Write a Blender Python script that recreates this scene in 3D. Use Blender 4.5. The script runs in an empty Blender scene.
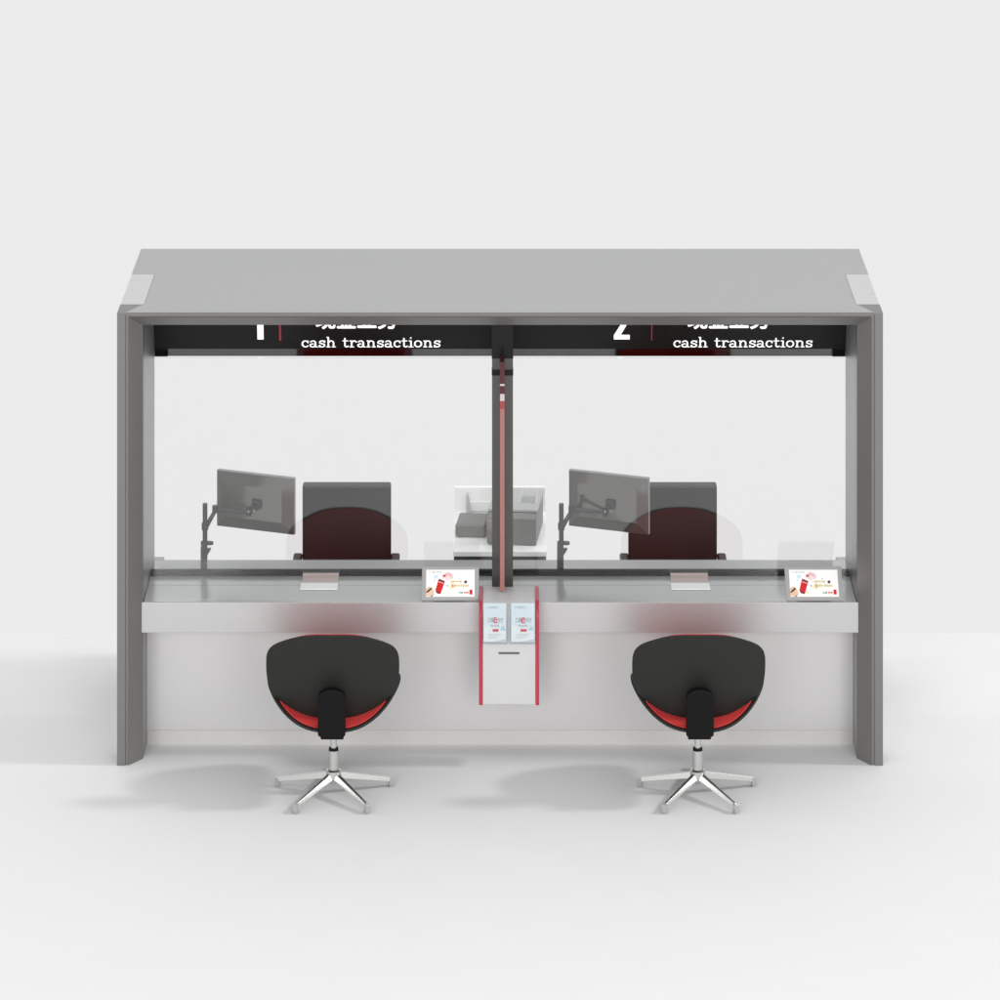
import bpy, bmesh, math
from mathutils import Vector, Matrix

S = bpy.context.scene
COL = S.collection
# ------------------------------------------------------------------ camera
F = 3750.0; DIST = 20.7; HC = 8.124
cd = bpy.data.cameras.new("camera"); cam = bpy.data.objects.new("camera", cd); COL.objects.link(cam)
cam.location = (0, -DIST, HC); cam.rotation_euler = (math.radians(90), 0, 0)
cd.sensor_width = 36; cd.lens = F/1000*36; cd.shift_y = -1.206; cd.clip_end = 300
S.camera = cam
# ------------------------------------------------------------------ world (plain white studio light) and lamp
W = bpy.data.worlds.new("World"); S.world = W; W.use_nodes = True
bg = W.node_tree.nodes["Background"]
bg.inputs[0].default_value = (1.0, 1.0, 1.0, 1); bg.inputs[1].default_value = 0.835
def area(name, loc, target, size, power, color=(1, 1, 1)):
    l = bpy.data.lights.new(name, 'AREA'); l.shape = 'DISK'; l.size = size; l.energy = power; l.color = color
    o = bpy.data.objects.new(name, l); COL.objects.link(o); o.location = loc
    o.rotation_euler = (Vector(target)-Vector(loc)).to_track_quat('-Z', 'Y').to_euler()
    return o
kl = area("key_lamp", (43, -2.1, 35.5), (-0.5, -.2, 0), 5.2, 8200, (1, .995, .985))
for sx in (-1, 1):
    fl_ = area("front_softbox", (sx*8.0, -24.5, 8.0), (0, 1, 1), 7, 195, (1, 1, 1)); fl_.data.spread = math.radians(60)
    fl_.data.shape = 'RECTANGLE'; fl_.data.size = 9.5; fl_.data.size_y = 9
bl = area("rear_fill_lamp", (0, 1.0, 2.395), (0, 1.62, 1.0), .3, 22)  # unseen strip added under the roof to brighten the desk and cabinet
bl.data.shape = 'RECTANGLE'; bl.data.size = 3.8; bl.data.size_y = .22; bl.data.spread = math.radians(125)
S.view_settings.view_transform = 'Standard'; S.view_settings.look = 'None'
S.view_settings.exposure = 0; S.view_settings.gamma = 1; S.view_settings.use_curve_mapping = False
S.cycles.max_bounces = 10; S.cycles.transparent_max_bounces = 16
S.cycles.use_denoising = True; S.cycles.caustics_reflective = False

# ------------------------------------------------------------------ materials
def mat(name, color, rough=.5, metal=0, spec=.5, noise=0, nscale=300, bump=0, coat=0, coat_r=.05, emit=0, stretch=None, rvar=0):
    m = bpy.data.materials.new(name); m.use_nodes = True
    nt = m.node_tree; b = nt.nodes["Principled BSDF"]
    c = (*color, 1) if len(color) == 3 else color
    b.inputs["Base Color"].default_value = c
    b.inputs["Roughness"].default_value = rough
    b.inputs["Metallic"].default_value = metal
    b.inputs["Specular IOR Level"].default_value = spec
    b.inputs["Coat Weight"].default_value = coat; b.inputs["Coat Roughness"].default_value = coat_r
    if emit:
        b.inputs["Emission Color"].default_value = c; b.inputs["Emission Strength"].default_value = emit
    if noise or bump or rvar:
        tc = nt.nodes.new("ShaderNodeTexCoord"); mp = nt.nodes.new("ShaderNodeMapping")
        nt.links.new(tc.outputs["Object"], mp.inputs[0])
        if stretch: mp.inputs["Scale"].default_value = stretch
        n = nt.nodes.new("ShaderNodeTexNoise"); n.inputs["Scale"].default_value = nscale; n.inputs["Detail"].default_value = 3
        nt.links.new(mp.outputs[0], n.inputs[0])
        if noise:
            r = nt.nodes.new("ShaderNodeMapRange")
            r.inputs["From Min"].default_value = .3; r.inputs["From Max"].default_value = .7
            r.inputs["To Min"].default_value = 1-noise; r.inputs["To Max"].default_value = 1+noise
            nt.links.new(n.outputs["Fac"], r.inputs["Value"])
            mx = nt.nodes.new("ShaderNodeVectorMath"); mx.operation = 'SCALE'
            mx.inputs[0].default_value = c[:3]; nt.links.new(r.outputs[0], mx.inputs["Scale"])
            nt.links.new(mx.outputs[0], b.inputs["Base Color"])
        if rvar:
            r2 = nt.nodes.new("ShaderNodeMapRange")
            r2.inputs["From Min"].default_value = .3; r2.inputs["From Max"].default_value = .7
            r2.inputs["To Min"].default_value = rough-rvar; r2.inputs["To Max"].default_value = rough+rvar
            nt.links.new(n.outputs["Fac"], r2.inputs["Value"]); nt.links.new(r2.outputs[0], b.inputs["Roughness"])
        if bump:
            bp = nt.nodes.new("ShaderNodeBump"); bp.inputs["Strength"].default_value = bump; bp.inputs["Distance"].default_value = .001
            nt.links.new(n.outputs["Fac"], bp.inputs["Height"]); nt.links.new(bp.outputs[0], b.inputs["Normal"])
    return m

def glass_mat(name, tint=(.995, .997, .996), f0=.05, rough=0.0):
    m = bpy.data.materials.new(name); m.use_nodes = True
    nt = m.node_tree; nt.nodes.remove(nt.nodes["Principled BSDF"]); out = nt.nodes["Material Output"]
    t = nt.nodes.new("ShaderNodeBsdfTransparent"); t.inputs[0].default_value = (*tint, 1)
    g = nt.nodes.new("ShaderNodeBsdfGlossy"); g.inputs["Roughness"].default_value = rough
    lw = nt.nodes.new("ShaderNodeLayerWeight")
    p = nt.nodes.new("ShaderNodeMath"); p.operation = 'POWER'; p.inputs[1].default_value = 5
    nt.links.new(lw.outputs["Facing"], p.inputs[0])
    k = nt.nodes.new("ShaderNodeMath"); k.operation = 'MULTIPLY_ADD'; k.inputs[1].default_value = 1-f0; k.inputs[2].default_value = f0
    nt.links.new(p.outputs[0], k.inputs[0])
    mx = nt.nodes.new("ShaderNodeMixShader"); nt.links.new(k.outputs[0], mx.inputs[0])
    nt.links.new(t.outputs[0], mx.inputs[1]); nt.links.new(g.outputs[0], mx.inputs[2]); nt.links.new(mx.outputs[0], out.inputs[0])
    return m

M = {
 'floor': mat('studio_floor', (.805, .805, .805), .75, spec=.2, noise=.006, nscale=3),
 'roof': mat('roof_grey', (.40, .405, .405), .55, noise=.03, nscale=160, bump=.1),
 'frame': mat('frame_grey', (.205, .200, .195), .32, metal=.4, noise=.05, nscale=220, bump=.1),
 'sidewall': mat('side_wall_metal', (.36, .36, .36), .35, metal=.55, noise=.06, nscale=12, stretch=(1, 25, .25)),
 'brushed': mat('brushed_aluminium', (.60, .60, .60), .45, metal=.15, noise=.09, nscale=30, stretch=(.15, 8, 1)),
 'counter': mat('counter_satin', (.50, .51, .515), .17, metal=.35, spec=.3, noise=.012, nscale=260),
 'fascia': mat('fascia_satin', (.57, .566, .568), .42, metal=.75, noise=.025, nscale=260, rvar=.04),
 'panel': mat('counter_front_satin', (.66, .65, .65), .50, metal=.8, noise=.025, nscale=260, rvar=.04),
 'plinth': mat('plinth_warm', (.60, .585, .565), .45, noise=.02, nscale=60),
 'black': mat('gloss_black', (.008, .008, .008), .22, coat=.0, spec=.25, noise=.1, nscale=200),
 'blackmetal': mat('polished_dark_steel', (.135, .135, .135), .05, metal=1),
 'mullion': mat('dark_post', (.10, .098, .092), .14, noise=.06, nscale=300, spec=.6),
 'rail': mat('rail_black', (.006, .006, .006), .6, spec=.1),
 'white': mat('sign_white', (.9, .9, .9), .5, emit=.7),
 'redline': mat('sign_red_line', (.35, .03, .04), .4),
 'fin_dark': mat('fin_dark_red', (.075, .012, .014), .3),
 'fin_salmon': mat('fin_salmon', (.37, .155, .14), .35, noise=.06, nscale=60),
 'fin_red': mat('fin_red', (.36, .05, .05), .3),
 'fin_white': mat('fin_white', (.58, .50, .54), .3),
 'red': mat('holder_red', (.50, .030, .065), .3, noise=.03, nscale=40),
 'holder': mat('holder_white', (.60, .60, .61), .35, noise=.015, nscale=200),
 'dark_slot': mat('slot_dark', (.12, .11, .10), .5),
 'shell': mat('chair_shell_black', (.019, .0195, .017), .55, noise=.12, nscale=260, bump=.15, spec=.25),
 'upholstery': mat('chair_red_fabric', (.60, .048, .048), .7, noise=.08, nscale=300, bump=.3, spec=.2),
 'plastic': mat('plastic_black', (.004, .004, .004), .5, spec=.15, bump=.1, nscale=400),
 'chrome': mat('chrome', (.66, .66, .65), .26, metal=1),
 'leather': mat('leather_dark', (.007, .007, .0068), .5, noise=.1, nscale=90, bump=.3, spec=.5),
 'arm': mat('monitor_arm_grey', (.035, .035, .033), .32, spec=.5, noise=.06, nscale=90),
 'armlight': mat('joint_grey', (.22, .22, .21), .3),
 'moncase': mat('monitor_case', (.16, .157, .15), .09, metal=.45, spec=.8),
 'monedge': mat('monitor_edge', (.30, .30, .30), .3),
 'screen_off': mat('screen_black', (.01, .01, .012), .12),
 'tab_frame': mat('tablet_frame', (.40, .40, .40), .4, noise=.03, nscale=200),
 'screen_white': mat('screen_white', (.80, .80, .78), .3, emit=.28),
 's_red': mat('screen_red', (.62, .008, .010), .3, emit=.12),
 's_dkred': mat('screen_dark_red', (.22, .01, .02), .3, emit=.1),
 's_pink': mat('screen_pink', (.72, .42, .46), .4, emit=.2),
 's_pale': mat('screen_pale_pink', (.76, .62, .62), .4, emit=.2),
 's_blue': mat('screen_blue', (.58, .70, .76), .4, emit=.2),
 's_cream': mat('screen_cream', (.80, .74, .55), .4, emit=.2),
 's_gold': mat('screen_gold', (.58, .44, .13), .4, emit=.15),
 's_skin': mat('screen_skin', (.72, .48, .35), .4, emit=.2),
 's_black': mat('screen_dark', (.03, .02, .02), .4),
 's_green': mat('screen_green', (.12, .42, .28), .4, emit=.1),
 's_grey': mat('print_grey', (.38, .40, .42), .5),
 'paper': mat('leaflet_paper', (.70, .775, .81), .5),
 'paper_white': mat('leaflet_white', (.80, .82, .83), .5),
 'print_blue': mat('leaflet_blue', (.42, .62, .73), .5),
 'print_grey2': mat('leaflet_grey', (.45, .50, .53), .5),
 'print_red': mat('leaflet_red', (.62, .07, .07), .5),
 'tray': mat('tray_white', (.93, .94, .95), .3), 'tray_rear': mat('tray_beige', (.50, .41, .39), .35),
 'cab': mat('cabinet_white', (.86, .86, .86), .3, noise=.01, nscale=30),
 'cab_shaded': mat('cabinet_body_shaded', (.06, .06, .06), .4),  # white cabinet's body, its colour darkened for the shade on its front
 'dev': mat('machine_grey', (.125, .123, .117), .45, noise=.05, nscale=200),
 'devtop': mat('machine_top', (.34, .345, .35), .4, noise=.02, nscale=100),
 'devscreen': mat('machine_screen', (.20, .21, .21), .2),
 'desk': mat('desk_grey', (.33, .333, .333), .5, noise=.03, nscale=200, metal=0, spec=.25),
 'glass': glass_mat('clear_glass', f0=.064),
 'acrylic': glass_mat('clear_acrylic', tint=(.975, .99, .995), f0=.035),
}

# ------------------------------------------------------------------ geometry helpers
def sc(Y): return F/(DIST+Y)
def P(px, py, Y):                       # point at depth Y seen at the given place
    s = sc(Y); return Vector(((px-500)/s, Y, HC-(py+706)/s))

class MB:
    def __init__(s): s.v = []; s.f = []; s.m = []; s.mats = []
    def mi(s, m):
        if m not in s.mats: s.mats.append(m)
        return s.mats.index(m)
    def add(s, vs, fs, m=None):
        o = len(s.v); s.v += [Vector(x) for x in vs]
        i = s.mi(m) if m else 0
        for f in fs: s.f.append([a+o for a in f]); s.m.append(i)
    def box(s, x0, x1, y0, y1, z0, z1, m=None, M4=None):
        vs = [Vector(p) for p in ((x0,y0,z0),(x1,y0,z0),(x1,y1,z0),(x0,y1,z0),(x0,y0,z1),(x1,y0,z1),(x1,y1,z1),(x0,y1,z1))]
        if M4: vs = [M4 @ v for v in vs]
        s.add(vs, [(0,3,2,1),(4,5,6,7),(0,1,5,4),(1,2,6,5),(2,3,7,6),(3,0,4,7)], m)
    def prism(s, pts, vec, m=None, M4=None):       # polygon (3-D points) extruded by vec
        a = [Vector(p) for p in pts]; b = [p+Vector(vec) for p in a]
        if M4: a = [M4 @ p for p in a]; b = [M4 @ p for p in b]
        n = len(a)
        s.add(a+b, [tuple(range(n)), tuple(range(2*n-1, n-1, -1))]+[(i, i+n, (i+1) % n+n, (i+1) % n) for i in range(n)], m)
    def cyl(s, a, b, r0, r1=None, n=24, m=None):
        a, b = Vector(a), Vector(b); r1 = r0 if r1 is None else r1
        d = (b-a).normalized(); u = d.orthogonal().normalized(); w = d.cross(u)
        A = [a+(u*math.cos(t)+w*math.sin(t))*r0 for t in [2*math.pi*i/n for i in range(n)]]
        B = [b+(u*math.cos(t)+w*math.sin(t))*r1 for t in [2*math.pi*i/n for i in range(n)]]
        s.add(A+B, [tuple(range(n-1, -1, -1)), tuple(range(n, 2*n))]+[(i, (i+1) % n, (i+1) % n+n, i+n) for i in range(n)], m)
    def build(s, name, m=None, parent=None, bevel=0, smooth=False, seg=2, world=True):
        me = bpy.data.meshes.new(name); me.from_pydata([tuple(v) for v in s.v], [], s.f)
        o = bpy.data.objects.new(name, me); COL.objects.link(o)
        ms = [x for x in s.mats] if s.mats else [m]
        for x in ms: me.materials.append(M[x])
        for p, i in zip(me.polygons, s.m): p.material_index = i; p.use_smooth = smooth
        b = bmesh.new(); b.from_mesh(me); bmesh.ops.recalc_face_normals(b, faces=b.faces); b.to_mesh(me); b.free()
        if parent:
            o.parent = parent
            root = parent; off = Vector(parent.location)
            while root.parent: root = root.parent; off += Vector(root.location)
            if world: me.transform(Matrix.Translation(-off))
        if bevel:
            bv = o.modifiers.new("bevel", 'BEVEL'); bv.width = bevel; bv.segments = seg; bv.limit_method = 'ANGLE'; bv.angle_limit = math.radians(35)
            for p in me.polygons: p.use_smooth = True
            wn = o.modifiers.new("wn", 'WEIGHTED_NORMAL'); wn.keep_sharp = True
        elif smooth:
            pass
        return o
def sharp(o, deg=40):                    # smooth shade with sharp edges kept
    me = o.data; b = bmesh.new(); b.from_mesh(me)
    for f in b.faces: f.smooth = True
    for e in b.edges:
        if len(e.link_faces) == 2 and e.calc_face_angle(0) > math.radians(deg): e.smooth = False
    b.to_mesh(me); b.free(); return o
def tag(o, label=None, cat=None, group=None, kind=None):
    if label: o['label'] = label
    if cat: o['category'] = cat
    if group: o['group'] = group
    if kind: o['kind'] = kind
    return o
def empty(name, loc, label, cat, group=None):
    o = bpy.data.objects.new(name, None); COL.objects.link(o); o.location = loc; o.empty_display_size = .1
    return tag(o, label, cat, group)
def copy_tree(o, parent=None):
    c = o.copy(); COL.objects.link(c); c.parent = parent
    for ch in list(o.children): copy_tree(ch, c)
    return c
def text_mesh(name, body, size, m, M4, parent, offset=0, extrude=.0006, width=None, align='LEFT'):
    cu = bpy.data.curves.new(name, 'FONT'); cu.body = body; cu.size = size; cu.offset = offset; cu.extrude = extrude; cu.align_x = align
    t = bpy.data.objects.new(name, cu); COL.objects.link(t)
    bpy.context.view_layer.update()
    me = bpy.data.meshes.new_from_object(t.evaluated_get(bpy.context.evaluated_depsgraph_get()))
    bpy.data.objects.remove(t); bpy.data.curves.remove(cu)
    if width and len(me.vertices):
        xs = [v.co.x for v in me.vertices]; k = width/(max(xs)-min(xs)); x0 = min(xs)
        for v in me.vertices: v.co.x = (v.co.x-x0)*k
    me.transform(M4); me.name = name
    me.materials.clear(); me.materials.append(M[m])
    o = bpy.data.objects.new(name, me); COL.objects.link(o)
    if parent:
        off = Vector(parent.location); r = parent
        while r.parent: r = r.parent; off += Vector(r.location)
        me.transform(Matrix.Translation(-off)); o.parent = parent
    return o

# ------------------------------------------------------------------ setting
g = MB(); g.box(-60, 60, -60, 2.05, -.30, 0)
tag(g.build('floor', 'floor'), kind='structure')

# ------------------------------------------------------------------ the booth
XI, XO = 1.98, 2.114; ZT = .87; YG = .445
booth = empty('teller_booth', (0, 0, 0), 'grey metal teller booth with two glazed counter windows under one flat roof', 'booth')
# roof slab
g = MB()
out = [(-2.068,.004),(2.068,.004),(1.99,.165),(XI,.18),(XI,.822),(XO,.822),(XO,1.387),(-XO,1.387),(-XO,.822),(-XI,.822),(-XI,.18),(-1.99,.165)]
low = [(-1.975,.12),(1.975,.12),(1.975,.165),(XI-.005,.18),(XI-.005,.822),(XO,.822),(XO,1.387),(-XO,1.387),(-XO,.822),(-XI+.005,.822),(-XI+.005,.18),(-1.975,.165)]
n = len(out)
vs = [(x,y,2.5) for x,y in out]+[(x,y,2.408) for x,y in low]
g.add(vs, [tuple(range(n)), tuple(range(2*n-1,n-1,-1))]+[(i,i+n,(i+1)%n+n,(i+1)%n) for i in range(n)])
g.build('roof', 'roof', booth)
# portal frame (front face, groove, chamfer) as swept profile round left, top, right
prof = [(0, .180, 0), (0, 0, 0), (.044, 0, 0), (.046, .010, 0), (.062, .010, 0), (.064, .004, 0), (.134, .100, 0), (.134, .180, 0)]
g = MB()
def ring(inset_top=True): pass
L, T, R_, RB = [], [], [], []
rows = []
for (d, y, _) in prof:
    # corner inset on top is smaller: the lintel is 25 mm face then chamfer
    dz = {0: .0015, .044: .012, .046: .013, .062: .024, .064: .026, .134: .094}[d]
    x = XO-d
    rows.append([(-x, y, 0.0), (-x, y, 2.5-dz), (x, y, 2.5-dz), (x, y, 0.0)])
m_ = len(prof)
vs = [p for r in rows for p in r]
fs = []
for i in range(m_):
    j = (i+1) % m_
    for k in range(3): fs.append((i*4+k, i*4+k+1, j*4+k+1, j*4+k))
fs.append(tuple(i*4 for i in range(m_))); fs.append(tuple(i*4+3 for i in reversed(range(m_))))
g.add(vs, fs)
g.build('front_frame', 'frame', booth)
# side panels
for sgn in (-1, 1):
    g = MB(); a, b = sorted((sgn*(XI+.002), sgn*(XO-.001)))
    g.box(a, b, .182, .82, 0, 2.499)
    g.build('side_panel', 'brushed', booth, bevel=.002)
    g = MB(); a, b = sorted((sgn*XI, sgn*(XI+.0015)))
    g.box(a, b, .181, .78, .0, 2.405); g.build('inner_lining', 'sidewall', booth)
# centre post, glass, fins
cx = .014
g = MB(); g.box(cx-.059, cx+.059, .345, .47, ZT, 2.407); post = g.build('centre_post', 'mullion', booth, bevel=.002)
g = MB(); a = P(492, 370, .34); b = P(513, 375.4, .34)
g.box(cx-.0605, cx+.0605, .338, .40, b.z, a.z, 'black'); a = P(492, 358.5, .34); g.box(cx-.0605, cx+.0605, .338, .40, a.z, 2.406, 'black')
g.build('post_band', 'rail', post)
for x0, x1 in ((-XI+.001, cx-.060), (cx+.060, XI-.001)):
    g = MB(); g.box(x0, x1, YG-.005, YG+.005, ZT+.001, 2.126); g.build('glass_pane', 'glass', booth)
zb = [P(0, y, .18).z for y in (362, 384, 386, 388.5, 394, 401, 409, 596)]
g = MB(); mats_ = ['fin_dark','fin_white','fin_dark','fin_dark','fin_white','fin_red','fin_salmon']
fx = .0125
for i, mm in enumerate(mats_): g.box(fx-.0125, fx+.0125, .18, .344, zb[i+1] if i < 6 else .902, zb[i], mm)
g.build('divider_fin', parent=booth)
# sign board leaning forward over the windows
TA = math.radians(15); SO = Vector((0, .775, P(0, 356, .78).z)); SV = Vector((0, -math.sin(TA), math.cos(TA))); SN = Vector((0, -math.cos(TA), -math.sin(TA)))
SM = Matrix(((1, SV.x, -SN.x*-1, SO.x), (0, SV.y, SN.y, SO.y), (0, SV.z, SN.z, SO.z), (0, 0, 0, 1)))   # local x, up, out
def sg(px, py, w=0):
    v = (356-py)/155.9; s_ = F/(DIST+.78-.259*v); return ((px-500)/s_, v, w)
g = MB(); g.box(-XI+.002, XI-.002, .052, .376, -.03, .008, 'black', SM)
sign = g.build('sign_board', 'black', booth)
g = MB(); g.box(-XI+.078, XI-.078, .0, .051, -.03, -.002, 'blackmetal', SM)
g.box(-XI+.002, -XI+.077, .0, .051, -.03, .004, 'rail', SM); g.box(XI-.077, XI-.002, .0, .051, -.03, .004, 'rail', SM)
g.build('sign_trim', 'blackmetal', sign)
# slab-serif lettering drawn as strokes (x-height = 1)
def arc(cx, cy, rx, ry, a0, a1, n=10):
    return [(cx+rx*math.cos(math.radians(a0+(a1-a0)*i/n)), cy+ry*math.sin(math.radians(a0+(a1-a0)*i/n))) for i in range(n+1)]
t = .10
GL = {
 'c': (.86, [arc(.45,.5,.34,.42,40,320,14), [(.72,.9),(.72,.66)]]),
 'a': (.98, [[(.14,.78)]+arc(.42,.62,.26,.30,120,0,8)+[(.68,.10),(.92,.08)], arc(.38,.29,.28,.22,70,395,14)]),
 's': (.84, [arc(.42,.70,.26,.22,20,200,8)+[(.42,.5)]+arc(.42,.30,.27,.22,70,-160,10), [(.69,.92),(.69,.72)], [(.14,.08),(.14,.30)]]),
 'h': (1.14, [[(.26,.08),(.26,1.42),(.08,1.42)], [(.06,.08),(.46,.08)], [(.26,.66)]+arc(.56,.62,.26,.30,130,0,8)+[(.82,.08)], [(.64,.08),(1.04,.08)]]),
 't': (.74, [[(.30,1.28),(.30,.3)]+arc(.48,.3,.18,.22,180,300,6)+[(.68,.2)], [(.06,.92),(.64,.92)]]),
 'r': (.88, [[(.08,.92),(.28,.92),(.28,.08)], [(.06,.08),(.54,.08)], [(.28,.60)]+arc(.58,.58,.26,.34,140,30,6)]),
 'n': (1.14, [[(.08,.92),(.26,.92),(.26,.08)], [(.06,.08),(.46,.08)], [(.26,.66)]+arc(.56,.62,.26,.30,130,0,8)+[(.82,.08)], [(.64,.08),(1.04,.08)]]),
 'i': (.62, [[(.10,.92),(.32,.92),(.32,.08)], [(.06,.08),(.58,.08)], [(.25,1.36),(.37,1.36)], [(.25,1.30),(.37,1.30)]]),
 'o': (.98, [arc(.47,.5,.36,.42,0,360,20)]),
 ' ': (.62, []),
}
def strokes_mesh(name, word, px0, px1, base, xh, m, parent):
    adv = sum(GL[c][0] for c in word); x0 = sg(px0, base)[0]; x1 = sg(px1, base)[0]; kx = (x1-x0)/(adv-.08); v0 = sg(0, base)[1]
    g = MB(); x = 0
    for c in word:
        for pl in GL[c][1]:
            pts = [Vector((x0+(x+p[0])*kx, v0+p[1]*xh, .0095)) for p in pl]
            n = 8
            for a, b in zip(pts, pts[1:]):
                d = b-a; steep = abs(d.y)/(d.length+1e-9); r = (.060+.036*steep)*xh
                ring_a, ring_b = [], []
                dd = d.normalized(); w = Vector((-dd.y, dd.x, 0)); ea = a-dd*r*.35; eb = b+dd*r*.35
                for q in range(n):
                    an = 2*math.pi*q/n; off = w*(r*math.cos(an))+Vector((0,0,.0016*math.sin(an)))
                    ring_a.append(SM @ (ea+off)); ring_b.append(SM @ (eb+off))
                g.add(ring_a+ring_b, [tuple(range(n-1,-1,-1)), tuple(range(n,2*n))]+[(i,(i+1)%n,(i+1)%n+n,i+n) for i in range(n)])
        x += GL[c][0]
    return g.build(name, m, parent)
for px0, px1 in ((301.5, 440.3), (673, 812)):
    strokes_mesh('lettering', 'cash transactions', px0, px1, 346.3, .0455, 'white', sign)
for px0, px1 in ((316.5, 397), (688, 769)):
    a = sg(px0, 329.6, .0085); w = sg(px1, 329.6)[0]-a[0]
    offs = [(-.0032, 0), (.0032, 0), (0, .0028), (0, -.0028), (0, 0), (-.002, .002), (.002, -.002)]
    base = None
    for i, (dx, dy) in enumerate(offs):
        t_ = text_mesh('lettering', '\u73b0\u91d1\u4e1a\u52a1', .135, 'white', SM @ Matrix.Translation(Vector((a[0]+dx, a[1]+.024+dy, a[2]+i*.0003))), sign, width=w, extrude=.0009)
        if base is None: base = t_
        else:
            b_ = bmesh.new(); b_.from_mesh(base.data); b_.from_mesh(t_.data); b_.to_mesh(base.data); b_.free()
            me_ = t_.data; bpy.data.objects.remove(t_); bpy.data.meshes.remove(me_)
for px, col in ((280, 'redline'), (651.8, 'redline')):
    g = MB(); a = sg(px-.7, 339.5); b = sg(px+.7, 300); g.box(a[0], b[0], a[1], b[1], .0075, .0095, col, SM); g.build('divider_line', col, sign)
g = MB(); a = sg(257.6, 338.3); b = sg(263.2, 306); g.box(a[0], b[0], a[1], b[1], .0075, .0095, 'white', SM)
c_ = sg(252.8, 311.5); g.prism([(a[0]+.001,b[1]-.001,.0076),(c_[0],c_[1],.0076),(c_[0],c_[1]-.028,.0076),(a[0]+.001,b[1]-.034,.0076)], (0,0,.0018), 'white', SM)
g.build('number_one', 'white', sign)
g = MB(); a = sg(613.8, 338.3); b = sg(629.6, 338.3); w = b[0]-a[0]; h = .205
def n2(u, v): return (a[0]+u*w, a[1]+v*h, .0076)
g.prism([n2(0,0), n2(1,0), n2(1,.14), n2(0,.14)], (0,0,.0016), 'white', SM)
pl = [n2(.02,.145), n2(.44,.145), n2(.92,.56)]+[n2(.5+.5*math.cos(x), .72+.28*math.sin(x)) for x in [math.radians(q) for q in range(-15,175,15)]]+[n2(.0,.70), n2(.34,.70)]+[n2(.5+.18*math.cos(x), .73+.11*math.sin(x)) for x in [math.radians(q) for q in range(165,-20,-15)]]+[n2(.60,.60)]
g.prism(pl, (0,0,.0019), 'white', SM)
g.build('number_two', 'white', sign)

# counter
g = MB(); g.box(-XI+.002, XI-.002, .101, .52, ZT-.03, ZT)
ctop = g.build('countertop', 'counter', booth, bevel=.0025)
g = MB(); g.box(-XI+.004, XI-.004, .368, .3705, ZT-.001, ZT+.0004); g.build('joint_line', 'dark_slot', ctop)
g = MB(); g.box(-1.987, 1.987, .090, .1005, .702, ZT-.0005); g.build('fascia', 'fascia', ctop, bevel=.002)
g = MB(); g.box(-XI+.003, XI-.003, .10, .30, .705, ZT-.031); g.build('counter_apron', 'panel', ctop)
g = MB(); g.box(-XI+.002, XI-.002, .30, .33, .082, .704); g.build('front_panel', 'panel', ctop)
g = MB(); g.box(-XI+.002, XI-.002, .304, .33, .0, .080); g.build('plinth', 'plinth', ctop)
g = MB(); g.box(-XI+.003, XI-.003, .521, .56, ZT-.05, ZT+.028)
g.build('rear_rail', 'rail', ctop, bevel=.004)
for (xa, xb, ya, yb) in ((300, 337.5, 303, 341), (671.5, 710.5, 670, 707)):
    g = MB(); s0 = sc(.285); X0, X1 = (xa-500)/s0, (xb-500)/s0
    z = ZT+.002
    g.box(X0, X1, .285, .385, z-.001, z+.006, 'tray')
    g.box(X0+.004, X1-.002, .387, .50, z-.001, z+.004, 'tray_rear')
    g.box(X0+.004, X1-.002, .502, .575, z+.002, z+.016, 'tray_rear')
    g.build('cash_tray', 'tray', ctop, bevel=.0015)

# staff desk behind
g = MB(); D = empty('staff_desk', (0, .9, 0), 'long low grey desk running behind the glass along the whole booth', 'desk')
g.box(-1.975, 1.975, .60, 1.235, .69, .72); g.build('desktop', 'desk', D, bevel=.003)
for sgn in (-1, 1):
    a, b = sorted((sgn*1.985, sgn*2.10)); g = MB(); g.box(a, b, .825, 1.48, 0, .655); g.build('side_gable', 'desk', D, bevel=.003)
g = MB(); g.box(-1.98, 1.98, .60, .62, 0, .689); g.build('modesty_panel', 'desk', D)

# ------------------------------------------------------------------ red-edged leaflet box on the counter
bx0, bx1 = -21/sc(0), 39.2/sc(0)
B = empty('leaflet_box', ((bx0+bx1)/2, .05, .348), 'white box with red side panels hooked over the middle of the counter edge', 'leaflet holder')
g = MB()
def boxprof(o=0):
    pts = [(.265, .8985+o), (.265, ZT+.002), (.086, ZT+.002), (.086, .348-o), (-.03-o, .348-o)]
    cyy, czz, r = .055, .8985+o-.085-o, .085+o
    pts += [(-.03-o, czz-.0)]+[(cyy-r*math.cos(math.radians(q)), czz+r*math.sin(math.radians(q))) for q in range(10, 91, 10)]
    return pts
g.prism([(bx0+.0215, y, z) for y, z in boxprof(-.003)], (bx1-bx0-.043, 0, 0))
sharp(g.build('body', 'holder', B), 30)
for x in (bx0, bx1-.021):
    g = MB(); g.prism([(x, y, z) for y, z in boxprof(.003)], (.021, 0, 0)); g.build('side_plate', 'red', B, bevel=.004, seg=3)
a = P(498.5, 652.2, -.03); b = P(519.5, 654.4, -.03)
g = MB(); g.box(a.x, b.x, -.0275, -.02, b.z, a.z); g.build('slot', 'dark_slot', B)
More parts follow.
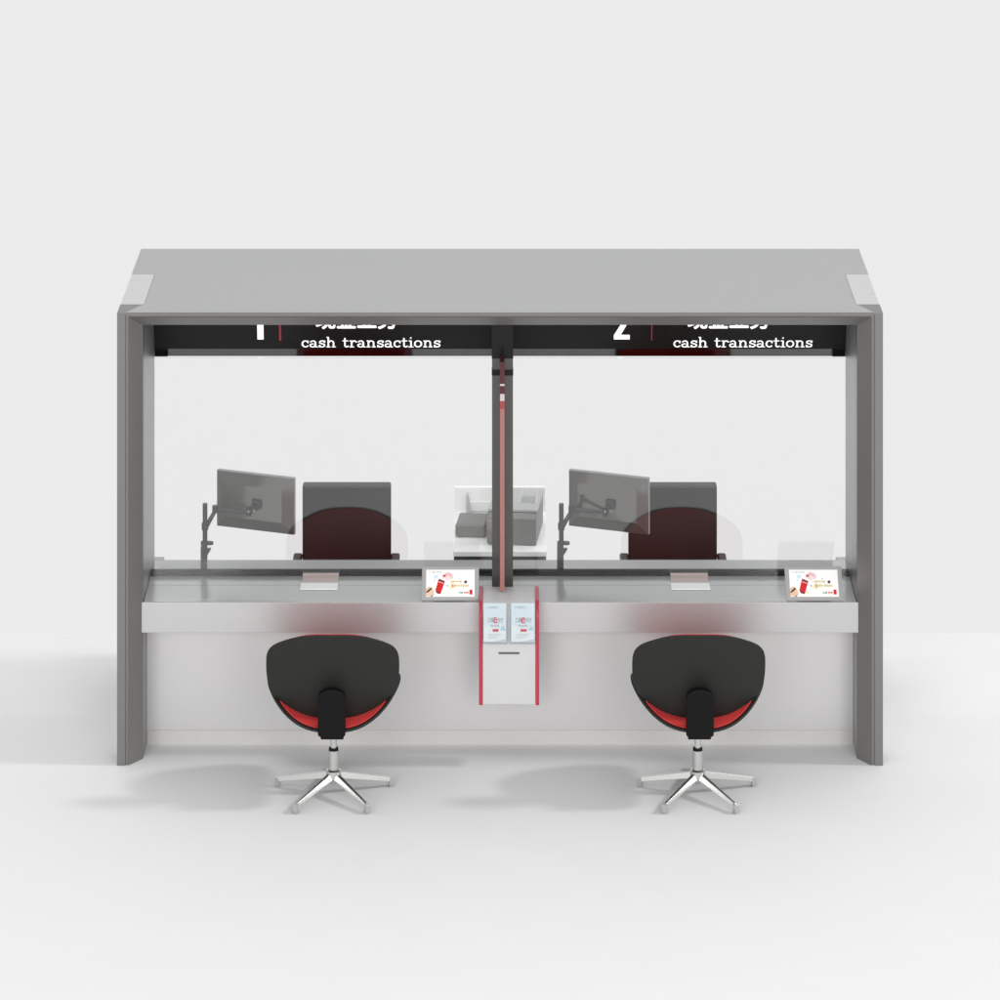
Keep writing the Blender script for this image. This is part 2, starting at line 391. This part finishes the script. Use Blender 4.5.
# clear pockets (parts) and the leaflets in them (things)
for (xa, xb, lab) in ((481.8+.6, 507.2, 'left'), (510, 535.6, 'right')):
    a = P(xa, 601.6, -.05); b = P(xb, 643.5, -.05)
    g = MB(); g.box(a.x, b.x, -.056, -.053, b.z, a.z); g.box(a.x, b.x, -.056, -.028, b.z-.004, b.z-.0005)
    g.box(a.x-.003, a.x-.0005, -.056, -.028, b.z-.004, a.z); g.box(b.x+.0005, b.x+.003, -.056, -.028, b.z-.004, a.z)
    g.build('clear_pocket', 'acrylic', B)
def leaflet(xa, xb, label):
    a = P(xa, 603.6, -.045); b = P(xb, 641.8, -.045); w = b.x-a.x; h = a.z-b.z
    e = empty('leaflet', ((a.x+b.x)/2, -.045, b.z), label, 'leaflet', 'leaflets in the red edged box')
    g = MB(); g.box(a.x, b.x, -.045, -.032, b.z, a.z); g.build('paper', 'paper_white', e)
    y = -.0454
    def q(u0, u1, v0, v1, m, k=0): g.box(a.x+u0*w, a.x+u1*w, y-.0003*k-.0003, y-.0003*k, b.z+v0*h, b.z+v1*h, m)
    g = MB()
    q(.02,.98,.42,.985,'paper'); q(.02,.40,.60,.90,'paper',1)
    g.prism([(a.x+.45*w, y-.0012, b.z+.015*h), (a.x+.98*w, y-.0012, b.z+.015*h), (a.x+.98*w, y-.0012, b.z+.075*h), (a.x+.8*w, y-.0012, b.z+.045*h)], (0, -.0003, 0), 'print_blue')
    g.prism([(a.x+.72*w, y-.0012, b.z+.30*h), (a.x+.97*w, y-.0012, b.z+.30*h), (a.x+.93*w, y-.0012, b.z+.38*h), (a.x+.86*w, y-.0012, b.z+.43*h), (a.x+.78*w, y-.0012, b.z+.37*h)], (0, -.0003, 0), 'print_blue')
    q(.40,.66,.265,.335,'print_red',3)
    for i in range(4): q(.20,.82-.08*i,.20-.035*i,.208-.035*i,'print_grey2',3)
    g.build('artwork', parent=e)
    R = Matrix.Rotation(math.radians(90), 4, 'X')
    def tx(body, u, v, size, m, width, off=0):
        text_mesh('print', body, size, m, Matrix.Translation(Vector((a.x+u*w, y-.0022, b.z+v*h))) @ R, e, offset=off, extrude=.0002, width=width*w)
    tx('\u5de5\u5546\u94f6\u884c', .10, .88, .014, 'print_grey2', .56)
    tx('\u5de5\u94f6', .17, .52, .029, 's_grey', .27, .0003); tx('\u652f\u4ed8', .61, .52, .029, 's_grey', .26, .0003)
    tx('e', .43, .49, .070, 'print_red', .17, .0006)
    tx('\u5fae\u91d1\u878d', .30, .395, .014, 'print_grey2', .40)
    return e
leaflet(483.6, 506.2, 'pale blue leaflet in the left pocket of the red edged box')
leaflet(511.2, 534.6, 'pale blue leaflet in the right pocket of the red edged box')

# ------------------------------------------------------------------ tilted tablets
def tablet(X, label):
    e = empty('tablet_display', (X, .10, ZT), label, 'tablet', 'tilted tablets on the counter')
    A = math.radians(45); w, h, th = .318, .197, .016
    T4 = Matrix.Translation(Vector((X, .104, ZT+.001))) @ Matrix(((1,0,0,0),(0,math.cos(A),-math.sin(A),0),(0,math.sin(A),math.cos(A),0),(0,0,0,1)))
    g = MB(); g.box(-w/2, w/2, 0, h, 0, th, None, T4); g.build('case', 'tab_frame', e, bevel=.003)
    g = MB(); g.prism([(X-.09,.125,ZT+.001),(X-.09,.232,ZT+.001),(X-.09,.232,ZT+.115)], (.18,0,0)); g.build('stand', 'tab_frame', e)
    sw, sh = .270, .158; ox, oy = -sw/2, .019
    g = MB(); g.box(ox, ox+sw, oy, oy+sh, th+.0002, th+.0008, 'screen_white', T4)
    scr = g.build('screen', 'screen_white', e)
    def L(u, v, k): return T4 @ Vector((ox+u*sw, oy+v*sh, th+.0009+k*.0003))
    g = MB()
    def poly(pts, k, m):
        A_ = [L(u, v, k) for u, v in pts]; B_ = [L(u, v, k+.6) for u, v in pts]; n = len(pts)
        g.add(A_+B_, [tuple(range(n-1,-1,-1)), tuple(range(n,2*n))]+[(i,(i+1)%n,(i+1)%n+n,i+n) for i in range(n)], m)
    def disc(u, v, r, k, m, n=20, a0=0, a1=360): poly([(u+r*math.cos(math.radians(a0+(a1-a0)*i/n))*sh/sw, v+r*math.sin(math.radians(a0+(a1-a0)*i/n))) for i in range(n)], k, m)
    disc(.45,.72,.20,0,'s_pale',24,-20,200); disc(.45,.72,.15,1,'s_pink',24,0,180); disc(.45,.70,.10,2,'s_pale',20)
    disc(.20,.74,.08,0,'s_blue'); disc(.17,.62,.035,1,'s_blue'); disc(.36,.16,.055,0,'s_cream'); disc(.47,.68,.04,3,'s_cream'); disc(.53,.36,.11,0,'s_cream')
    poly([(.255,.63),(.385,.56),(.30,.10),(.19,.22)], 4, 's_red')
    poly([(.265,.66),(.39,.57),(.375,.51),(.25,.58)], 6, 's_dkred'); poly([(.20,.20),(.30,.15),(.285,.09),(.21,.14)], 6, 's_dkred')
    poly([(.262,.56),(.36,.505),(.355,.475),(.257,.53)], 8, 's_pink')
    poly([(.0,.02),(.0,.30),(.06,.38),(.12,.34),(.16,.2),(.17,.08),(.12,.01)], 4, 's_skin')
    poly([(.0,.17),(.10,.33),(.125,.29),(.06,.18),(.02,.14)], 6, 's_black'); poly([(.09,.0),(.15,.07),(.16,.10),(.13,.0)], 6, 's_black')
    poly([(.335,.76),(.39,.72),(.41,.79),(.36,.80)], 8, 's_red')
    disc(.44,.40,.03,2,'s_grey'); disc(.68,.66,.02,2,'s_grey')
    poly([(.78,.52),(.82,.48),(.845,.55),(.83,.60),(.79,.58)], 3, 's_black')
    poly([(.895,.08),(.955,.08),(.955,.26),(.895,.26)], 3, 's_red')
    poly([(.52,.34),(.57,.34),(.57,.47),(.52,.47)], 2, 's_gold')
    g.build('artwork', parent=scr)
    def tx(body, u, v, size, m, width, off=0):
        text_mesh('print', body, size, m, T4 @ Matrix.Translation(Vector((ox+u*sw, oy+v*sh, th+.003))), scr, offset=off, extrude=.0002, width=width*sw)
    tx('\u4fe1\u7528\u5361\u5206\u671f', .50, .52, .013, 's_gold', .23, .0003); tx('\u94f6\u884c\u5361\u624b\u673a\u652f\u4ed8', .58, .36, .016, 's_gold', .30, .0003)
    tx('\u4e2d\u56fd', .67, .11, .013, 's_green', .09, .0003); tx('\u94f6\u884c', .78, .11, .013, 's_red', .10, .0004)
    tx('\u5de5 \u94f6 \u4fe1\u7528', .04, .88, .008, 's_grey', .28)
    return e
tablet((450.3-500)/sc(.12), 'tilted tablet with a white advert screen, beside the red edged box')
tablet((814.5-500)/sc(.12), 'tilted tablet with a white advert screen, against the right side post')

# ------------------------------------------------------------------ monitors on desk arms
def monitor(px, pole_px, mx0, mx1, label):
    Yp = .59; s = sc(Yp); X = (pole_px-500)/s
    e = empty('monitor_on_arm', (X, Yp, ZT), label, 'monitor', 'monitors on clamp arms behind the glass')
    def Q(a, b, Y): return P(pole_px+a-205, b, Y)
    g = MB(); g.cyl(Q(205, 503.5, Yp), (X, Yp, ZT-.03), .0135); sharp(g.build('pole', 'arm', e))
    g = MB(); z1, z0 = Q(205, 523, Yp).z, Q(205, 529.5, Yp).z; g.cyl((X,Yp,z0), (X,Yp,z1), .019); sharp(g.build('collar', 'arm', e))
    g = MB(); z1, z0 = Q(205, 546.5, Yp).z, Q(205, 559, Yp).z
    g.box(X-.024, X+.012, Yp-.012, Yp+.03, ZT-.04, z1); g.box(X-.02, X+.012, Yp-.03, Yp+.03, ZT+.0295, ZT+.036)
    a = Q(203, 543, Yp); g.cyl((a.x-.012, Yp, a.z), (a.x+.042, Yp, a.z), .012); g.cyl((X+.028, Yp-.004, a.z-.006), (X+.028, Yp-.004, a.z+.008), .020)
    g.prism([(X+.012,Yp-.01,a.z-.03),(X+.035,Yp-.01,a.z-.028),(X+.03,Yp-.01,a.z-.042),(X+.012,Yp-.01,a.z-.07)], (0,.02,0))
    g.build('clamp', 'arm', e, bevel=.0015)
    # arm: lower link, elbow, upper link, joint
    el = Q(215, 509, .60); jn = Q(246.5, 512.5, .615); st = Q(206, 527, Yp)
    g = MB()
    for a, b, r in ((st, el+Vector((0,0,-.012)), .014), (el, jn, .011)): g.cyl(a, b, r, r*.8, 12)
    g.cyl(el+Vector((0,0,-.02)), el+Vector((0,0,.02)), .016)
    sharp(g.build('arm', 'arm', e))
    # monitor body
    a = P(mx0, 469.5, .745); c = P(mx1, 478.2, .585)
    w = (Vector((c.x, .585))-Vector((a.x, .745))).length; ang = math.atan2(.585-.745, c.x-a.x)
    ctr = Vector(((a.x+c.x)/2, .665, a.z)); h = 56.3/sc(.66)
    T4 = Matrix.Translation(ctr) @ Matrix.Rotation(ang, 4, 'Z')     # local x across, -y to the public side, z down from top
    g = MB(); o = [(-w/2,0,-.006),(w/2,0,-.006),(w/2,0,-h),(-w/2,0,-h)]
    ix, iz = .062, .070; i_ = [(-w/2+ix,-.034,-iz*.9),(w/2-ix,-.034,-iz*.9),(w/2-ix,-.034,-h+iz),(-w/2+ix,-.034,-h+iz)]
    g.add([T4 @ Vector(p) for p in o+i_], [(4,5,6,7),(0,1,5,4),(1,2,6,5),(2,3,7,6),(3,0,4,7),(0,3,2,1)])
    g.build('back_cover', 'moncase', e)
    g = MB(); g.box(-w/2, w/2, .0005, .024, -h, 0, None, T4); g.build('bezel', 'monedge', e, bevel=.001)
    g = MB(); g.box(-w/2+.01, w/2-.01, .0242, .026, -h+.012, -.01, None, T4); g.build('screen', 'screen_off', e)
    m0 = T4 @ Vector((0,-.034,-h/2)); 
    g = MB(); g.box(-.002,.052,-.050,-.0345,-h/2-.022,-h/2+.028, None, T4); g.build('mount_plate', 'arm', e, bevel=.003)
    g = MB(); p = T4 @ Vector((.02,-.05,-h/2+.005)); g.cyl(p, jn+Vector((.03,0,.012)), .014, m='arm'); g.cyl(jn+Vector((.012,0,-.020)), jn+Vector((.012,0,.022)), .013, m='arm')
    g.cyl(jn+Vector((.0,0,0)), jn+Vector((.05,0,.01)), .009, m='arm'); g.cyl(jn+Vector((.012,-.001,.012)), jn+Vector((.012,-.017,.010)), .008, m='armlight'); g.cyl(jn+Vector((.040,-.004,.016)), jn+Vector((.046,-.022,.014)), .010, m='armlight')
    sharp(g.build('swivel_joint', 'armlight', e))
    return e
monitor(0, 205, 217, 294, 'slim grey monitor seen from behind on a clamp arm, at the left window')
monitor(0, 561.3, 569, 648.6, 'slim grey monitor seen from behind on a clamp arm, overlapping the right staff chair')

# ------------------------------------------------------------------ public chairs
def shell_grid(outline, ctr, yf, rings=10):
    """outline: list of (x, v); returns verts and faces of a filled grid, placed by yf(x, v) -> Vector"""
    n = len(outline); vs = [yf(ctr[0], ctr[1])]; fs = []
    for k in range(1, rings+1):
        for x, v in outline: vs.append(yf(ctr[0]+(x-ctr[0])*k/rings, ctr[1]+(v-ctr[1])*k/rings))
    for i in range(n): fs.append((0, 1+i, 1+(i+1) % n))
    for k in range(rings-1):
        for i in range(n):
            a = 1+k*n+i; b = 1+k*n+(i+1) % n; fs.append((a, a+n, b+n, b))
    return vs, fs
def spline_closed(pts, n=6):
    out = []; N = len(pts)
    for i in range(N):
        p0, p1, p2, p3 = [Vector(pts[(i+j-1) % N]) for j in range(4)]
        for k in range(n):
            t = k/n; out.append(tuple(.5*((2*p1)+(-p0+p2)*t+(2*p0-5*p1+4*p2-p3)*t*t+(-p0+3*p1-3*p2+p3)*t*t*t)))
    return out
def pad(name, outline, ctr, yf, nrm, m, parent, thick, puff, rings=10, rim=.006):
    """cushion or shell: sheet thickened along nrm(x,v) with a rounded rim"""
    n = len(outline); g = MB()
    def layer(off_edge, off_mid):
        def f(x, v):
            return yf(x, v)
        vs, fs = shell_grid(outline, ctr, lambda x, v: Vector((x, v, 0)), rings)
        res = []
        for i, p in enumerate(vs):
            k = 0 if i == 0 else ((i-1)//n+1)/rings
            o = off_mid+(off_edge-off_mid)*(k**4)
            res.append(yf(p.x, p.y)+nrm(p.x, p.y)*o)
        return res, fs
    A, fs = layer(0, 0); B_, _ = layer(thick*.9, thick+puff)
    g.add(A, fs); o = len(A); g.add(B_, [tuple(reversed(f)) for f in fs])
    base = 1+(rings-1)*n
    for i in range(n):
        a = base+i; b = base+(i+1) % n
        g.f.append([a, o+a, o+b, b]); g.m.append(0)
    ob = g.build(name, m, parent); sharp(ob, 70)
    bv = ob.modifiers.new("bevel", 'BEVEL'); bv.width = rim; bv.segments = 3; bv.limit_method = 'ANGLE'; bv.angle_limit = math.radians(60)
    return ob

YC = -.385
def public_chair(X, label):
    e = empty('swivel_chair', (X, YC, 0), label, 'chair', 'black and red swivel chairs facing the counter')
    # backrest: half outline (half width, height) at the middle depth
    def by(x, z): return -.50-.125*(z-.44)/.5+.62*x*x          # depth of the back sheet, sides wrap forward
    rows = [(0,636),(16,636),(30,637),(44,640),(56,644),(63,648.5),(66.3,655),(67,664),(66.6,675),(64.6,686),(58.5,697),(49,707.5),(34,716.5),(17,720.7),(0,721.5)]
    half = []
    for hx, py in rows:
        x = hx/186.; z = .7
        for _ in range(12):
            Y = by(x, z); z = HC-(py+706)/sc(Y)
        half.append((x, z))
    ol = half+[(-x, z) for x, z in reversed(half[1:-1])]
    ol = spline_closed(ol, 3)
    yb = lambda x, z: Vector((X+x, by(x, z), z))
    nb = lambda x, z: Vector((-1.24*x, 1, .25)).normalized()
    pad('backrest', ol, (0, .70), yb, nb, 'shell', e, .014, 0, rim=.004)
    ol2 = [(x*.955, .70+(z-.70)*.968) for x, z in ol]
    pad('back_cushion', ol2, (0, .70), lambda x, z: yb(x, z)+nb(x, z)*.0150, nb, 'upholstery', e, .022, .02, rim=.009)
    # seat dish
    def sz(x, y): return .428+.19*min(1.2, abs(x)/.362)**2.7+.02*max(0, (y+.31)/.29)
    ol = []
    for i in range(72):
        a = 2*math.pi*i/72; cs, sn = math.cos(a), math.sin(a); p = 2/2.25
        ol.append((.354*math.copysign(abs(cs)**p, cs), -.315+.305*math.copysign(abs(sn)**p, sn)))
    ys = lambda x, y: Vector((X+x, y, sz(x, y)))
    ns = lambda x, y: Vector((-1.4*(x/.362)*abs(x/.362)**.7, 0, 1)).normalized()
    pad('seat', ol, (0, -.315), lambda x, y: ys(x, y)-ns(x, y)*.012, ns, 'shell', e, .014, 0, rim=.004)
    ol2 = [(x*.94, -.315+(y+.315)*.935) for x, y in ol]
    pad('seat_cushion', ol2, (0, -.315), lambda x, y: ys(x, y)+ns(x, y)*.0026, ns, 'upholstery', e, .006, .020, rim=.004)
    # bracket
    g = MB(); prof = []
    w = .074
    top = P(0, 689, -.625).z
    pts = [(-w, .405), (-w+.01, .397), (w-.01, .397), (w, .405)]+[(w*math.cos(math.radians(q)), top-.05+.05*math.sin(math.radians(q))) for q in range(0, 181, 15)]
    g.prism([(X+x, -.624-.02*(z-.38)/.28, z) for x, z in pts], (0, .05, 0))
    g.build('bracket', 'plastic', e, bevel=.008, seg=3)
    g = MB(); g.box(X-.062, X+.062, -.575, -.29, .364, .412); g.build('tilt_mechanism', 'plastic', e, bevel=.006)
    g = MB(); g.cyl((X,YC,.245), (X,YC,.37), .0175, n=32); sharp(g.build('gas_lift', 'chrome', e))
    g = MB(); g.cyl((X,YC,.238), (X,YC,.250), .0255, n=32); sharp(g.build('collar', 'plastic', e))
    g = MB(); g.cyl((X,YC,.10), (X,YC,.2375), .0285, n=32); sharp(g.build('column', 'chrome', e))
    g = MB(); g.cyl((X,YC,.095), (X,YC,.128), .042, .040, 32); g.cyl((X,YC,.128), (X,YC,.136), .040, .030, 32); g.cyl((X,YC,.055), (X,YC,.095), .015, .034, 24)
    hub = sharp(g.build('hub', 'chrome', e))
    for k in range(5):
        a = math.radians(90+72*k); d = Vector((math.cos(a), math.sin(a), 0)); n_ = Vector((-d.y, d.x, 0)); c = Vector((X, YC, 0))
        g = MB(); A = c+d*.032; B_ = c+d*.322
        za, zb_ = .120, .052
        def sec(p, z, hw, hh): return [p+n_*hw+Vector((0,0,z-hh)), p-n_*hw+Vector((0,0,z-hh)), p-n_*hw*.55+Vector((0,0,z)), p+n_*hw*.55+Vector((0,0,z))]
        s1 = sec(A, za, .020, .034); s2 = sec(B_, zb_, .013, .022)
        g.add(s1+s2, [(3,2,1,0),(4,5,6,7)]+[(i,(i+1)%4,(i+1)%4+4,i+4) for i in range(4)])
        lg = g.build('leg', 'chrome', e, bevel=.002)
        g = MB(); T4 = Matrix.Translation(B_+d*.002) @ Matrix.Rotation(a, 4, 'Z'); g.box(-.011, .013, -.013, .013, .001, .050, None, T4)
        g.build('foot', 'chrome', lg, bevel=.002)
    return e
public_chair((333.6-500)/sc(YC), 'swivel chair with black back and red seat at the left window')
public_chair((697.7-500)/sc(YC), 'swivel chair with black back and red seat at the right window')

# ------------------------------------------------------------------ staff chairs
def staff_chair(X, label):
    Y = 1.50; e = empty('office_chair', (X, Y-.2, 0), label, 'office chair', 'dark office chairs behind the desk')
    zt = P(0, 486.0, Y).z
    g = MB(); g.box(X-.262, X+.262, Y, Y+.085, .50, zt); g.build('backrest', 'leather', e, bevel=.012, seg=4)
    g = MB(); g.box(X-.24, X+.24, Y-.44, Y-.01, .42, .50); g.build('seat', 'leather', e, bevel=.025, seg=4)
    for s_ in (-1, 1):
        a, b = sorted((X+s_*.262, X+s_*.315)); g = MB(); g.box(a, b, 1.225, Y+.03, .630, .664)
        ar = g.build('armrest', 'leather', e, bevel=.012, seg=3)
        g = MB(); a, b = sorted((X+s_*.275, X+s_*.30)); g.box(a, b, 1.36, 1.41, .44, .629); g.box(min(X+s_*.20, X+s_*.30), max(X+s_*.20, X+s_*.30), 1.36, 1.41, .415, .439)
        g.build('arm_support', 'chrome', ar)
    g = MB(); g.cyl((X,Y-.22,.10), (X,Y-.22,.419), .028); sharp(g.build('column', 'chrome', e))
    for k in range(5):
        a = math.radians(90+72*k); d = Vector((math.cos(a), math.sin(a), 0)); c = Vector((X, Y-.22, 0))
        g = MB(); g.cyl(c+d*.02+Vector((0,0,.115)), c+d*.29+Vector((0,0,.07)), .018, .013, 12); lg = sharp(g.build('leg', 'chrome', e))
        n_ = Vector((-d.y, d.x, 0)); g = MB(); p = c+d*.285+Vector((0,0,.03)); g.cyl(p-n_*.014, p+n_*.014, .029); sharp(g.build('castor', 'plastic', lg))
    return e
staff_chair((346.6-500)/sc(1.5), 'dark leather office chair behind the glass, at the left window')
staff_chair((672.8-500)/sc(1.5), 'dark leather office chair behind the glass, partly behind the right monitor')

# ------------------------------------------------------------------ cabinet and machine behind the centre post
CB = empty('white_cabinet', (0, 1.6, 0), 'white cabinet with a raised back edge standing behind the centre post', 'cabinet')
g = MB(); g.box(-.273, .273, 1.245, 1.965, .735, .764); g.build('top', 'cab', CB, bevel=.002)
g = MB(); g.box(-.270, .270, 1.255, 1.96, .0, .734); g.build('body', 'cab_shaded', CB)
zt = P(0, 487, 1.97).z
g = MB(); g.box(-.273, .273, 1.966, 1.99, .0, zt); g.build('back_upstand', 'cab', CB, bevel=.002)
EC = empty('cash_machine', (.08, 1.5, .764), 'grey desktop cash machine with side feeder on the white cabinet', 'cash machine')
ZC = .765
def fl(px, py, z=ZC):
    s_ = (py+706)/(HC-z); return Vector(((px-500)/s_, F/s_-DIST, z))
fr = fl(536, 546); br = fl(543, 523); fd = (br-fr); fd.z = 0; fdn = fd.normalized(); sd = Vector((-fdn.y, fdn.x, 0))   # sd points left
wl = .285
def q3(u, v, z): return fr+fd*v+sd*(u*wl)+Vector((0, 0, z))
g = MB()
pr = [(0, .001), (0, .155), (.07, .185), (1, .185), (1, .001)]
g.prism([q3(0, v, z) for v, z in pr], sd*wl); g.build('body', 'dev', EC, bevel=.004)
g = MB(); pts = [q3(u, v, .1875) for u, v in ((-.02,.06),(1.0,.06),(1.0,1.0),(-.02,1.0))]; g.prism(pts, (0,0,.014)); g.build('lid', 'devtop', EC, bevel=.002)
g = MB(); pts = [q3(u, v, .2018) for u, v in ((.04,.34),(.42,.34),(.43,.92),(.08,.92))]; g.prism(pts, (0,0,.0015), 'tab_frame')
pts = [q3(u, v, .2038) for u, v in ((.08,.38),(.38,.38),(.385,.62),(.10,.62))]; g.prism(pts, (0,0,.0015), 'devscreen')
pts = [q3(u, v, .2038) for u, v in ((.10,.66),(.385,.66),(.39,.88),(.12,.88))]; g.prism(pts, (0,0,.0015), 'devtop')
g.build('control_panel', parent=EC)
g = MB(); a = fl(455.2, 537.5); b = fl(485.6, 538); c = fl(489.0, 526); d = fl(459.5, 525)
zf = .078
g.prism([a, b, c, d], (0, 0, zf)); g.build('feeder', 'dev', EC, bevel=.014, seg=4)
g = MB(); p = fl(490, 543); g.cyl(p+Vector((-.018, .03, .085)), p+Vector((.03, .03, .085)), .084, n=40); g.cyl(p+Vector((-.022, .03, .085)), p+Vector((-.018, .03, .085)), .05, n=32)
sharp(g.build('feed_roller', 'dev', EC))
# paper tray standing on the cabinet behind the feeder
PT = empty('paper_tray', (-.1, 1.86, ZC), 'open white paper tray at the back of the white cabinet', 'paper tray')
Yt = 1.80
a = P(467, 507.5, Yt); b = P(467, 490, Yt+.02); c = P(472.5, 498, Yt+.02)
g = MB(); g.box(-.205, .10, Yt, 1.95, ZC, ZC+.012); g.build('base', 'devtop', PT, bevel=.001)  # grey base: the tray's shadow is put into its colour
g = MB(); g.prism([(-.205,Yt,ZC+.013),(-.175,1.945,ZC+.013),(-.200,1.945,ZC+.125),(-.205,Yt+.10,ZC+.11)], (.006,-.004,0)); g.build('side', 'devtop', PT)
g = MB(); g.box(-.19, .10, 1.935, 1.945, ZC+.013, ZC+.07); g.build('back', 'cab', PT)
